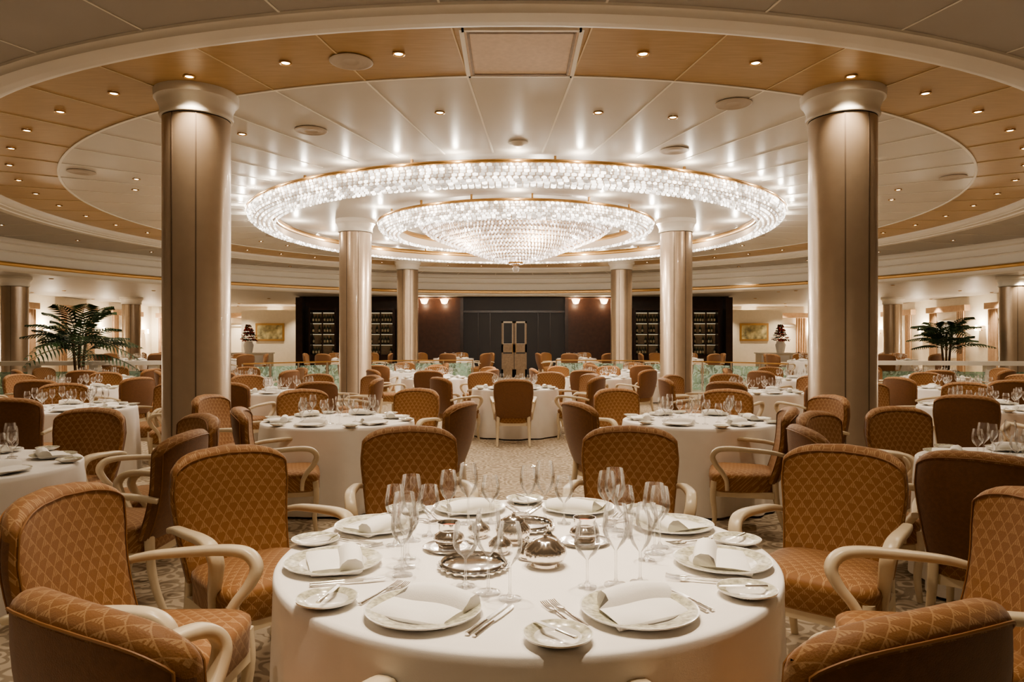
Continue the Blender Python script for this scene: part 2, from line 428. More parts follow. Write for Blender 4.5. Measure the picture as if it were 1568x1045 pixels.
def bg_settings(seats, seed):
    random.seed(seed); b=MB()
    src={'plate':plate_mb(0.13,20),'nap':NP,'g1':glass_mb(0.22,0.036,12),'g2':glass_mb(0.19,0.033,12),'g3':glass_mb(0.17,0.035,12),'bread':plate_mb(0.07,16)}
    for k in range(seats):
        for (kd,x,y,z,rot) in setting_items(2*pi*k/seats+0.3,0.53):
            if kd in src: b.merge(src[kd],T(x,y,z-0.75,rot))
    return b.mesh('place_settings')
BG=[bg_settings(6,1),bg_settings(6,2)]

# ------------------------------------------------------------------ placement of tables and chairs
chairs=[]; tables=[]
columns=[(sx*3.4+XC,y) for sx in(-1,1) for y in(7.55,15.2,22.8)]
outer_cols=[(-13.2,19.0),(13.3,19.0),(-14.6,27.5),(14.6,27.5)]
block=[(x,y,0.86) for x,y in columns+outer_cols]
for sx in (-1,1):
    for i in range(13):
        t=-2.7+5.4*i/12; block.append((sx*10.0+t*cos(sx*-0.22),17.2+t*sin(sx*-0.22),0.58))
    for i in range(12): block.append((sx*(6.4+i*0.2),26.6,0.8))
    for i in range(5): block.append((sx*10.4-0.9+0.45*i,28.3,0.7))
    block.append((sx*10,15.9,0.7)); block.append((11.75,19.4,0.8))
rb=7.62
for side in (1,-1):
    for i in range(30):
        a=radians(24+56*i/29) if side==1 else radians(100+56*i/29)
        block.append((XC+rb*cos(a),YC+rb*sin(a),0.42))
def platz(x,y):
    d=sqrt((x-XC)**2+(y-YC)**2)
    return 0.2 if (d>7.75 and y>18.2) else 0.0
def put_chair(x,y,rot,force=False):
    if not force:
        for (cx,cy) in chairs:
            if (cx-x)**2+(cy-y)**2<0.70**2: return
        for (cx,cy,r) in block:
            if (cx-x)**2+(cy-y)**2<r*r: return
        for (cx,cy,r) in tables:
            if (cx-x)**2+(cy-y)**2<(r+0.27)**2: return
        d=sqrt((x-XC)**2+(y-YC)**2)
        if y>17.5 and abs(d-7.75)<0.45: return
        if y>17 and abs(y-18.2)<0.42 and d>7.3: return
    chairs.append((x,y))
    obj('dining_chair',CH,(x,y,platz(x,y)),rot)
def chair_face(bx,by,deg,off=0.38):
    a=radians(deg); put_chair(bx+cos(a)*off,by+sin(a)*off,a-pi/2,True)
tc=(0.05,2.425)
for bx,by,dg in ((-0.86,1.34,60),(-1.60,2.44,-3),(-1.40,3.46,-43),(-0.62,4.32,-80),(0.71,4.32,-100),(1.64,3.50,-130),(1.80,2.36,176),(0.79,1.29,113),
                 (-2.16,5.55,17),(-0.36,6.12,160),(-1.02,8.02,-112),
                 (2.20,5.55,163),(0.50,6.15,22),(1.12,8.02,-68),(0.02,10.05,90)):
    chair_face(bx,by,dg)
obj('dining_table',TB_BIG,(tc[0],tc[1],0),0.4)
queue=[]
def table(x,y,angles=None,n=6,a0=0.0,dist=1.04): queue.append((x,y,angles,n,a0,dist)); tables.append((x,y,RT))
table(-1.60,6.62,[165,120])
table(1.72,6.62,[15,60])
table(-3.25,4.1,[2,44,88,140,180])
table(3.15,4.2,[222,175,132,90,45,0])
table(-4.9,7.9,[330,20,70,120,170,225,280])
table(5.3,8.0,[330,20,70,120,170,225,270])
table(-3.3,10.6,[350,40,90,140,200,250,300])
table(0.05,11.5,[330,25,65,115,155,210])
table(3.6,10.6,[340,30,90,140,190,240,290])
for x,y in ((-6.9,11.3),(7.1,11.3),(-5.5,14.3),(5.7,14.3),(-1.6,14.9),(1.8,15.0),(-3.0,18.3),(3.2,18.3),(-8.6,14.9),(8.8,14.9),
            (-8.3,8.9),(8.6,9.2),(-2.0,24.5),(2.2,24.5),(-5.4,23.6),(5.6,23.6),(-8.9,21.8),(9.1,21.8),(-12.0,22.6),(12.0,22.6),(-11.9,26.2),(12.0,26.2),
            (-13.8,15.4),(13.9,15.4),(-12.4,12.4),(12.6,12.4)):
    table(x,y,n=6,a0=random.uniform(0,60))
random.seed(11)
for i,(x,y,angles,n,a0,dist) in enumerate(queue):
    z=platz(x,y)
    obj('dining_table',TB[i%3],(x,y,z),i*1.3)
    obj('place_settings',BG[i%2],(x,y,z+0.7515),i*0.7)
    if angles is None: angles=[a0+360/n*k for k in range(n)]
    for a in angles:
        a=radians(a+random.uniform(-5,5)); d=dist+random.uniform(-0.01,0.06)
        put_chair(x+d*cos(a),y+d*sin(a),a+pi/2+random.uniform(-.12,.12))

# ------------------------------------------------------------------ foreground tableware
random.seed(4)
mm={'plate':('dinner_plate',me_PL),'nap':('folded_napkin',me_NP),'knife':('dinner_knife',me_KN),'fork':('dinner_fork',me_FK),'bread':('bread_plate',me_BP),'bknife':('butter_knife',me_BK),
    'g1':('wine_glass',me_G1),'g2':('white_wine_glass',me_G2),'g3':('water_goblet',me_G3)}
for a in (-116,-64,-165,-14,153,28,111,69):
    for (kd,x,y,z,rot) in setting_items(radians(a),0.635,True):
        nm,me=mm[kd]
        obj(nm,me,(tc[0]+x,tc[1]+y,z-0.0005),rot)
def votive(R,h,k=18,closed=False):
    b=MB()
    prof=[(0,0.0),(R*0.7,0.0),(R*0.72,0.006),(R*0.6,0.012),(R*0.86,h*0.28),(R,h*0.5),(R*0.92,h*0.74),(R*0.66,h*0.92),(R*0.60,h)]
    if closed: prof+=[(R*0.45,h*1.06),(R*0.2,h*1.12),(R*0.08,h*1.14),(R*0.10,h*1.22),(0,h*1.26)]
    else: prof+=[(R*0.55,h),(R*0.58,h*0.9),(R*0.8,h*0.5),(R*0.5,h*0.15),(0,h*0.12)]
    b.revolve(prof,k*6,'silverrose',flute=lambda a,i:(0.035*abs(cos(a*k/2)) if 4<=i<=7 else 0)); return b
def tray(R):
    b=MB()
    b.revolve([(0,0.006),(R*0.7,0.006),(R*0.78,0.010),(R*0.93,0.018),(R,0.016),(R*0.98,0.010),(R*0.75,0.0),(0,0.0)],96,'silver',flute=lambda a,i:0.03*sin(a*24) if i in(3,4,5) else 0)
    b.revolve([(R*0.86,0.020),(R*0.90,0.026),(R*0.94,0.020)],96,'silver',flute=lambda a,i:0.03*sin(a*48))
    return b
def candle():
    b=MB()
    b.revolve([(0,0),(0.075,0.0),(0.088,0.008),(0.09,0.010),(0.086,0.012),(0.05,0.006),(0,0.006)],48,'silver')
    b.merge(votive(0.052,0.055,14),T(0,0,0.008))
    b.revolve([(0.028,0.056),(0.036,0.07),(0.040,0.092),(0.038,0.092),(0.034,0.07),(0.026,0.058)],32,'silver')
    b.revolve([(0,0.078),(0.035,0.078)],32,'liquid')
    return b
TZ=0.7505
TR=tray(0.112).mesh('silver_tray'); VO=votive(0.066,0.082,16,True).mesh('silver_sugar_bowl'); CJ=candle().mesh('silver_candle_holder'); LID=MB()
LID.merge(votive(0.060,0.078),T(0,0,0)); LID.revolve([(0.040,0.074),(0.038,0.084),(0.02,0.094),(0.006,0.098),(0.008,0.106),(0,0.110)],32,'silverrose')
LD=LID.mesh('silver_lidded_pot')
cup=MB()
cup.merge(votive(0.040,0.05,12),T(0,0,0)); cup.revolve([(0.027,0.048),(0.012,0.058),(0.006,0.075),(0.010,0.085),(0,0.095)],24,'silver')
CP=cup.mesh('silver_salt_cellar')
obj('silver_candle_holder',CJ,(-0.215,2.45,TZ)); obj('silver_candle_holder',CJ,(0.255,2.52,TZ)); 
obj('silver_lidded_pot',LD,(0.005,2.53,TZ)); obj('silver_sugar_bowl',VO,(0.105,2.26,TZ))
obj('silver_tray',TR,(-0.12,2.235,TZ)); obj('silver_tray',TR,(0.05,2.72,TZ)); 
obj('silver_salt_cellar',CP,(-0.04,2.40,TZ)); obj('silver_salt_cellar',CP,(0.125,2.42,TZ)); obj('silver_salt_cellar',CP,(-0.12,2.60,TZ)); obj('silver_salt_cellar',CP,(0.05,2.335,TZ),0,0.8)

# ------------------------------------------------------------------ columns
ZC=4.08; ZM=3.99; ZL=3.25
def column(name,R,h,loc):
    b=MB()
    b.revolve([(0,0),(R*1.12,0),(R*1.12,0.10),(R*1.05,0.12),(R,0.14),(R,h-0.28)],48,['white','white','white','column','column'])
    cap=[(R,h-0.27),(R*1.07,h-0.265),(R*1.09,h-0.24),(R*1.06,h-0.22),(R*1.07,h-0.17),(R*1.14,h-0.12),(R*1.17,h-0.09),(R*1.24,h-0.08),(R*1.25,h),(0,h)]
    b.revolve(cap,48,'white')
    for a in (radians(250),radians(292),radians(70),radians(110)):
        b.box((R+0.001,0,(h-0.27+0.14)/2),(0.006,0.012,h-0.43),'colseam',Matrix.Rotation(a,4,'Z'))
    return obj(name,b.mesh(name),loc)
for x,y in columns:
    z=0.2 if y>20 else 0
    column('column',0.335,ZC-z,(x,y,z))
for x,y in outer_cols:
    z=platz(x,y); column('column',0.33,ZL-z,(x,y,z))

# ------------------------------------------------------------------ ceiling
def ring_faces(b,c,r0,r1,z,mat,n=120,down=True):
    b.revolve([(r0,z),(r1,z)],n,mat,Matrix.Translation((c[0],c[1],0)),smooth=False)
cb=MB(); C0=(XC,YC)
ring_faces(cb,C0,0.0,5.0,ZC,'ceil'); ring_faces(cb,C0,5.0,8.2,ZC,'ceil'); ring_faces(cb,C0,8.2,9.5,ZC,'wood')
XO,YO,RO=0.08,13.7,12.7
n=160; vs=[];fs=[]
for i in range(n):
    a=2*pi*i/n
    vs.append((XC+9.55*cos(a),YC+9.55*sin(a),ZM)); 
    dx,dy=cos(a),sin(a); ox,oy=XC-XO,YC-YO
    B=ox*dx+oy*dy; Cc=ox*ox+oy*oy-RO*RO; t=-B+sqrt(B*B-Cc)
    px,py=XC+dx*t,YC+dy*t
    vs.append((px,py,ZM)); vs.append((px,py,ZL))
    xm=17.2; y0=-3.2; y1=34.2
    tx=((xm if dx>0 else -xm)-XC)/dx if abs(dx)>1e-6 else 1e9
    ty=((y1 if dy>0 else y0)-YC)/dy if abs(dy)>1e-6 else 1e9
    t2=min(tx,ty); vs.append((XC+dx*t2,YC+dy*t2,ZL))
ms=[]
for i in range(n):
    j=(i+1)%n
    for k in range(3):
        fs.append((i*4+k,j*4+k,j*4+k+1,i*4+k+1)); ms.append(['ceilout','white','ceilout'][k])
cb.add(vs,fs,ms,smooth=False)
obj('ceiling',cb.mesh('ceiling',recalc=False,auto=False))
tb=MB(); X0=Matrix.Translation((XC,YC,0))
tb.revolve([(9.42,4.079),(9.42,4.03),(9.45,4.01),(9.48,3.985),(9.54,3.98),(9.55,3.965),(9.66,3.96),(9.67,3.94),(9.82,3.94),(9.84,3.965),(9.90,3.97),(9.91,3.989)],200,'white',X0)
obj('trim_1',tb.mesh('trim_1',recalc=False))
tb=MB(); X1=Matrix.Translation((XO,YO,0))
tb.revolve([(12.50,3.989),(12.50,3.88),(12.60,3.85),(12.60,3.70),(12.56,3.68),(12.62,3.65),(12.62,3.45),(12.55,3.40),(12.55,3.28),(12.62,3.22),(12.9,3.22),(12.92,3.249)],200,'white',X1)
tb.revolve([(12.545,3.42),(12.53,3.37),(12.545,3.32)],200,'gold',X1)
obj('trim_2',tb.mesh('trim_2',recalc=False))
tb=MB()
tb.revolve([(8.18,4.079),(8.18,4.070),(8.215,4.070),(8.215,4.079)],200,'seam',X0,smooth=False)
for k in range(50):
    a=-pi/2+radians(3.6+7.2*k)
    tb.box(((5.4+8.2)/2,0,ZC-0.004),(2.8,0.022,0.006),'seam',T(XC,YC,0,a))
    tb.box(((8.2+9.4)/2,0,ZC-0.004),(1.2,0.014,0.006),'seamd',T(XC,YC,0,a))
    L=2.1
    tb.box((9.9+L/2,0,ZM-0.004),(L,0.018,0.006),'seamg',T(XC,YC,0,a))
obj('trim_3',tb.mesh('trim_3'))
hb=MB(); w=1.00
hb.box((0,0,0),(w,1.0,0.02),'hatch')
for sx in(-1,1): hb.box((sx*(w/2),0,-0.004),(0.04,1.06,0.03),'seam'); hb.box((0,sx*0.51,-0.004),(w,0.04,0.03),'seam')
for sx in(-1,1): hb.box((sx*(w/2-0.05),0,-0.008),(0.02,0.96,0.02),'doorwood'); hb.box((0,sx*0.46,-0.008),(w-0.1,0.02,0.02),'doorwood')
obj('ceiling_hatch',hb.mesh('ceiling_hatch'),(XC,YC-8.74,ZC-0.011))
gb=MB()
gb.revolve([(0.19,0.0),(0.20,-0.012),(0.17,-0.02),(0.15,-0.010),(0.13,-0.018),(0.11,-0.010),(0.09,-0.018),(0.07,-0.010),(0.0,-0.012)],36,'grille')
gm=gb.mesh('air_vent',recalc=False)
for r,a in ((6.9,-21.6),(8.70,-10.4),(7.75,17.5),(5.9,21),(7.9,-57),(7.9,60),(5.9,-70),(6.2,110),(6.2,-110)):
    th=-pi/2+radians(a); obj('air_vent',gm,(XC+r*cos(th),YC+r*sin(th),ZC-0.001))
sb=MB(); sb.revolve([(0.13,0),(0.13,-0.02),(0.08,-0.03),(0.06,-0.05),(0.0,-0.06)],24,'white'); 
obj('smoke_detector',sb.mesh('smoke_detector'),(XC,YC-5.9,ZC))

db=MB(); db.revolve([(0.055,0.0),(0.062,-0.012),(0.048,-0.016),(0.040,-0.008),(0.036,-0.002)],24,'gold'); db.revolve([(0.037,-0.006),(0.02,-0.010),(0.0,-0.012)],16,'down')
dm=db.mesh('downlight',recalc=False)
LC=(1,0.83,0.63)
def spot(x,y,z,power,size=110,blend=0.7,col=LC,fix=True,rad=0.035):
    if fix: obj('downlight',dm,(x,y,z-0.001))
    if power>0:
        l=bpy.data.lights.new('downlight_beam','SPOT'); l.energy=power; l.spot_size=radians(size); l.spot_blend=blend; l.color=col; l.shadow_soft_size=rad
        o=bpy.data.objects.new('downlight_beam',l); COL.objects.link(o); o.location=(x,y,z-0.06)
for k in range(50):
    if k==0: continue
    a=-pi/2+radians(7.2*k)
    spot(XC+8.8*cos(a),YC+8.8*sin(a),ZC,62 if k%2 else 0)
for k in range(1,50):
    if k%4 in (1,2):
        a=-pi/2+radians(7.2*k); spot(XC+7.15*cos(a),YC+7.15*sin(a),ZC,50 if k%4==1 else 0)
for k in range(30):
    a=-pi/2+radians(12*k+6); x,y=XC+10.9*cos(a),YC+10.9*sin(a)
    if (x-XO)**2+(y-YO)**2<12.3**2: spot(x,y,ZM,58 if k%2 else 0)
for x,y in ((-0.5,2.7),(0.6,2.7),(-2.9,2.2),(2.9,2.2),(0.0,1.9)):
    spot(x,y,ZM,140 if abs(x)<2 else 45,size=80 if abs(x)>2 else 66,blend=0.9)
for k in range(24):
    a=radians(15*k+5); x,y=XO+14.0*cos(a),YO+14.0*sin(a)
    if abs(x)<16.5 and -2.5<y<33 and not(abs(x)<9 and y>24): spot(x,y,ZL,70 if k%2 else 0)
for x in (-15,-12,-9.5,9.5,12,15):
    for y in (24,28,31.5): spot(x,y,ZL,80 if y!=28 else 0)

# ------------------------------------------------------------------ chandelier
def crystal(b,p,w,h,d,X,mat):
    x,y,z=p
    vs=[(x,y,z+h/2),(x+w/2,y,z+h*0.3),(x,y+d/2,z+h*0.3),(x-w/2,y,z+h*0.3),(x,y-d/2,z+h*0.3),
        (x+w/2,y,z-h*0.3),(x,y+d/2,z-h*0.3),(x-w/2,y,z-h*0.3),(x,y-d/2,z-h*0.3),(x,y,z-h/2)]
    fs=[(0,1,2),(0,2,3),(0,3,4),(0,4,1),(1,5,6,2),(2,6,7,3),(3,7,8,4),(4,8,5,1),(9,6,5),(9,7,6),(9,8,7),(9,5,8)]
    b.add(vs,fs,mat,X,smooth=False)
cr=MB()
def crystal_ring(ro,ri,zt,rows,nper,drop,mat):
    for j in range(rows):
        t=j/(rows-1); ang=t*pi/2
        r=ro-(ro-ri)*(1-cos(ang)) ; z=zt-drop*sin(ang)
        n=int(nper*r/ro)
        for k in range(n):
            a=2*pi*(k+0.5*(j%2))/n
            cw=2*pi*r/n*0.80
            X=T(XC,YC,0,a)
            crystal(cr,(r,0,z),0.035,0.052,cw,X,mat)
    Z=Matrix.Translation((XC,YC,0))
    cr.revolve([(ro-0.05,zt+0.04),(ro-0.06,zt-0.04),(ro-0.14,zt-drop*0.7),(ri+0.06,zt-drop+0.04),(ri+0.05,zt+0.05)],160,'cryback',Z)
    cr.revolve([(ro-0.03,zt+0.03),(ro+0.03,zt+0.03),(ro+0.035,zt+0.055),(ro+0.02,zt+0.07),(ro-0.03,zt+0.07)],160,'gold',Z)
    cr.revolve([(ri-0.02,zt-drop*0.2),(ri-0.04,zt-drop*0.2+0.04),(ri-0.02,zt+0.06),(ri+0.02,zt+0.06)],160,'gold',Z)
    for k in range(16):
        cr.box((ro-0.12,0,(zt+0.05+ZC)/2),(0.03,0.03,ZC-zt-0.05),'gold',T(XC,YC,0,2*pi*k/16+0.1))
crystal_ring(5.34,4.86,3.93,9,340,0.20,'crys')
crystal_ring(2.86,2.46,3.90,8,200,0.20,'crys')
prof=[(2.02,3.90),(1.98,3.84),(1.88,3.77),(1.75,3.71),(1.60,3.65),(1.45,3.59),(1.30,3.53),(1.14,3.47),(0.98,3.41),(0.82,3.36),(0.66,3.31),(0.50,3.26),(0.34,3.22),(0.18,3.19)]
for j,(r,z) in enumerate(prof):
    n=max(8,int(2*pi*r/0.075))
    for q in (0,1):
        for k in range(n):
            a=2*pi*(k+0.5*((j+q)%2))/n
            crystal(cr,(r-0.06*q,0,z+0.02-0.045*q),0.03,0.055,0.042,T(XC,YC,0,a),'crys2')
    cr.revolve([(r-0.03,z+0.055),(r+0.012,z+0.055),(r+0.012,z+0.063),(r-0.03,z+0.063)],72,'gold',Matrix.Translation((XC,YC,0)))
cr.revolve([(1.95,3.97),(1.85,3.86),(1.5,3.68),(1.0,3.49),(0.5,3.33),(0.0,3.28)],72,'cryback',Matrix.Translation((XC,YC,0)))
cr.revolve([(0.0,4.08),(0.06,4.08),(0.06,3.3),(0.0,3.3)],16,'gold',Matrix.Translation((XC,YC,0)))
cr.revolve([(0.0,3.12),(0.02,3.12),(0.16,3.17),(0.16,3.20),(0.0,3.22)],24,'gold',Matrix.Translation((XC,YC,0)))
cr.revolve([(0,2.97)]+[(0.075*sin(t),3.045-0.075*cos(t)) for t in [i*pi/10 for i in range(1,10)]]+[(0,3.12)],20,'glass',Matrix.Translation((XC,YC,0)))
obj('crystal_chandelier',cr.mesh('crystal_chandelier',auto=False))
def point(x,y,z,p,col=(1,0.89,0.74),rad=0.03,name='chandelier_bulb'):
    l=bpy.data.lights.new(name,'POINT'); l.energy=p; l.color=col; l.shadow_soft_size=rad
    o=bpy.data.objects.new(name,l); COL.objects.link(o); o.location=(x,y,z)
for k in range(40):
    a=2*pi*k/40; point(XC+5.46*cos(a),YC+5.46*sin(a),3.96,3.6)
for k in range(16):
    a=2*pi*k/16; point(XC+4.66*cos(a),YC+4.66*sin(a),3.86,9)
for k in range(12):
    a=2*pi*k/12; point(XC+3.0*cos(a),YC+3.0*sin(a),3.95,6)
for k in range(5):
    a=2*pi*k/5; point(XC+1.4*cos(a),YC+1.4*sin(a),3.28,50,rad=0.06)

# ------------------------------------------------------------------ floor, platform, walls
fb=MB(); fb.add([(-17.2,-3.2,0),(17.2,-3.2,0),(17.2,34.2,0),(-17.2,34.2,0)],[(0,1,2,3)],'carpet',smooth=False)
obj('floor',fb.mesh('floor'))
pb=MB(); rp=7.75; poly=[]
a_s=math.asin((18.2-YC)/rp)
poly=[(XC+rp*cos(a_s+(pi-2*a_s)*i/40),YC+rp*sin(a_s+(pi-2*a_s)*i/40)) for i in range(41)]
poly=[(17.1,18.2)]+poly+[(-17.1,18.2),(-17.1,34.1),(17.1,34.1)]
vs=[(x,y,0.0) for x,y in poly]+[(x,y,0.2) for x,y in poly]; N=len(poly)
pb.add(vs,[tuple(range(N,2*N))]+[(i,(i+1)%N,N+(i+1)%N,N+i) for i in range(N)],['carpet']+['white']*N,smooth=False)
obj('floor_platform',pb.mesh('floor_platform'))
def wall(name,c,d,mat='wall'):
    b=MB(); b.box(c,d,mat); return obj(name,b.mesh(name))
wall('wall_left',(-17.3,15.5,1.8),(0.2,37.6,3.6)); wall('wall_right',(17.3,15.5,1.8),(0.2,37.6,3.6))
wall('wall_back',(0,34.3,1.8),(34.8,0.2,3.6)); wall('wall_front',(0,-3.3,1.8),(34.8,0.2,3.6))
YB=26.9
bw=MB()
bw.box((XC,YB+0.4,1.72),(16.2,0.5,3.05),'darkwood')
bw.box((XC,YB+0.1,1.7),(3.9,0.14,3.0),'slate'); bw.box((XC,YB+0.0,2.68),(3.9,0.06,0.08),'darkwood')
for sx in(-1,1):
    bw.box((XC+sx*2.85,YB+0.08,1.7),(1.75,0.18,3.0),'burgundy')
    bw.box((XC+sx*1.96,YB+0.04,1.7),(0.12,0.26,3.0),'darkwood')
    bw.box((XC+sx*3.85,YB+0.0,1.7),(0.2,0.34,3.0),'darkwood')
    bw.box((XC+sx*6.1,YB+0.0,1.7),(0.4,0.34,3.0),'darkwood')
    bw.box((XC+sx*8.0,YB+0.0,1.7),(0.25,0.5,3.0),'darkwood')
    for q in (0.9,1.35): bw.box((XC+sx*q,YB+0.02,1.45),(0.03,0.05,2.4),'darkwood')
obj('wall_bar',bw.mesh('wall_bar'))
dr=MB()
for sx in(-1,1):
    cx=sx*0.24
    dr.box((cx,0,0.16),(0.46,0.05,0.30),'doorwood'); dr.box((cx,0,2.08),(0.46,0.05,0.06),'cream'); dr.box((cx,0,1.10),(0.46,0.05,0.30),'doorwood')
    for q in(-1,1): dr.box((cx+q*0.2,0,1.06),(0.06,0.05,2.1),'doorwood'); dr.box((cx+q*0.165,-0.03,1.66),(0.015,0.01,0.78),'cream')
    dr.box((cx,0,1.05),(0.36,0.02,2.0),'slate'); dr.box((cx,0,0.6),(0.34,0.03,0.6),'doorwood'); dr.box((cx,-0.03,1.27),(0.36,0.01,0.02),'cream')
    dr.sweep([(sx*0.06,-0.06,0.9),(sx*0.06,-0.06,1.3)],0.02,0.02,'gold',side=(1,0,0),n=8)
obj('door_1',dr.mesh('door_1'),(XC,YB-0.02,0.2))
bt=MB(); bt.revolve([(0,0),(0.036,0),(0.038,0.01),(0.038,0.18),(0.03,0.21),(0.014,0.235),(0.013,0.30),(0,0.30)],10,'bottle'); bt.revolve([(0.0385,0.05),(0.0385,0.14)],10,'label')
def cabinet(W):
    b=MB(); H=2.6
    b.box((0,0.17,H/2),(W,0.04,H),'darkwood')
    for sx in(-1,1): b.box((sx*W/2,0,H/2),(0.06,0.36,H),'darkwood')
    for z in (0.03,0.85,1.25,1.65,2.05,2.45): b.box((0,0,z),(W,0.32,0.03),'darkwood')
    b.box((0,0,2.55),(W,0.34,0.1),'darkwood'); b.box((0,-0.15,0.43),(W-0.06,0.03,0.78),'darkwood')
    b.box((0,0.14,1.65),(W-0.1,0.01,1.55),'doorwood'); b.box((0,-0.16,1.65),(0.05,0.03,1.6),'darkwood')
    for z in (0.865,1.265,1.665,2.065):
        x=-W/2+0.1
        while x<W/2-0.08:
            if random.random()<0.8: b.merge(bt,T(x,random.uniform(-0.05,0.06),z))
            x+=0.105
    for z in (1.22,1.62,2.02,2.42): b.box((0,0.1,z),(W-0.1,0.02,0.012),'shelf')
    return b.mesh('wine_cabinet')
cm=cabinet(0.95)
for x in (-4.95,4.95): obj('wine_cabinet',cm,(XC+x,YB-0.2,0.2))
for x,r in ((-7.1,0.0),(7.1,0.0)): obj('wine_cabinet',cm,(XC+x,YB-0.2,0.2),r)
sc=MB(); sc.revolve([(0.0,-0.02),(0.10,0.0),(0.16,0.16),(0.155,0.16),(0.09,0.01),(0,0.0)],20,'shade'); sc.box((0,0.10,0.04),(0.06,0.14,0.08),'gold')
sm=sc.mesh('wall_sconce')
for x in (-3.35,-2.6,2.3,3.35):
    obj('wall_sconce',sm,(XC+x,YB-0.18,2.97)); point(XC+x,YB-0.22,3.12,12,name='sconce_bulb',col=(1,0.74,0.45))
    point(XC+x,YB-0.30,2.90,5,name='sconce_bulb',col=(1,0.74,0.45))
wb=MB()
wb.box((0,0,1.45),(1.5,0.06,1.3),'sheer'); 
for sx in(-1,1): wb.box((sx*0.78,-0.02,1.45),(0.08,0.1,1.46),'white')
for z in(0.76,2.14): wb.box((0,-0.02,z),(1.64,0.1,0.08),'white')
wm=wb.mesh('window_1')
cu=MB()
def curtain(b,x0,w,H=2.5):
    n=28; vs=[];fs=[]
    for i in range(n+1):
        t=i/n
        for z in (0.05,H*0.5,H): vs.append((x0+w*t,-0.16+0.035*sin(t*28)*(1.1-0.3*z/H),z))
    for i in range(n):
        for k in range(2): fs.append((i*3+k,(i+1)*3+k,(i+1)*3+k+1,i*3+k+1))
    b.add(vs,fs,'curtain')
curtain(cu,-1.15,0.5); curtain(cu,0.65,0.5); cu.box((0,-0.13,2.62),(2.5,0.22,0.22),'curtain')
cum=cu.mesh('curtain')
ls=MB(); ls.revolve([(0.06,0),(0.10,-0.0),(0.075,0.2),(0.07,0.2)],20,'shade'); ls.box((0,0.09,0.02),(0.03,0.14,0.03),'gold')
lsm=ls.mesh('wall_lamp')
win=1
for sx in(-1,1):
    for k,y in enumerate((10,13.6,17.2,20.8,24.4,28,31.6)):
        z=platz(sx*17,y); r=(-pi/2 if sx>0 else pi/2)
        obj('window_%d'%win,wm,(sx*17.12,y,z),r); win+=1
        obj('curtain',cum,(sx*17.12,y,z),r)
        obj('wall_lamp',lsm,(sx*17.02,y+1.8,z+1.75),r)
        if k>1: point(sx*16.86,y+1.8,z+1.97,40,name='wall_lamp_bulb',col=(1,0.84,0.63))
        spot(sx*16.6,y+0.4,ZL,120 if k>1 else 0,fix=True,size=90)
for sx in(-1,1):
    for x in (9.8,12.8,15.6):
        obj('window_%d'%win,wm,(sx*x,34.12,0.2),0); win+=1
        obj('curtain',cum,(sx*x,34.12,0.2),0)
        xx=sx*(x+1.5) if x<15 else sx*8.6
        obj('wall_lamp',lsm,(xx,34.02,1.95),0); point(xx,33.86,2.2,55,name='wall_lamp_bulb',col=(1,0.84,0.63))
        spot(sx*x,33.5,ZL,180,size=90)
def partition(sx):
    b=MB(); b.box((0,0,1.4),(2.6,0.16,2.8),'wall')
    obj('wall_partition',b.mesh('wall_partition'),(sx*10.9,32.4,0.2))
    p=MB(); p.box((0,0,0),(1.3,0.04,0.8),'gold'); p.box((0,-0.025,0),(1.12,0.01,0.62),'art')
    obj('framed_painting',p.mesh('framed_painting'),(sx*10.9,32.28,2.0))
partition(-1); partition(1)
bb=MB()
for side in (1,-1):
    a0,a1=(radians(24),radians(80)) if side==1 else (radians(100),radians(156))
    N=8
    for i in range(N):
        aa=a0+(a1-a0)*i/N; ab=a0+(a1-a0)*(i+1)/N; am=(aa+ab)/2; w=2*rb*sin((ab-aa)/2)
        X=T(XC,YC,0,am)
        bb.box((rb*cos((ab-aa)/2),0,0.50),(0.015,w-0.10,0.72),'etched',X)
        bb.box((rb*cos((ab-aa)/2),0,0.95),(0.06,w+0.01,0.035),'gold',X)
    for i in range(N+1):
        aa=a0+(a1-a0)*i/N
        bb.revolve([(0,0),(0.03,0),(0.022,0.02),(0.022,0.95),(0.0,0.95)],12,'silver',T(XC+rb*cos(aa),YC+rb*sin(aa),0))
obj('glass_balustrade',bb.mesh('glass_balustrade'))
for sx in(-1,1):
    b=MB(); L=5.4
    b.box((0,0,1.0),(L,0.34,0.10),'white'); b.box((0,0,0.05),(L,0.26,0.1),'white')
    for i in range(5): b.box((-L/2+0.1+i*(L-0.2)/4,0,0.5),(0.2,0.24,0.96),'white')
    for i in range(4): b.box((-L/2+0.1+(i+0.5)*(L-0.2)/4,0,0.45),((L-0.2)/4-0.2,0.03,0.7),'etched')
    obj('low_divider_rail',b.mesh('low_divider_rail'),(sx*10.0,17.2,0),sx*-0.22)

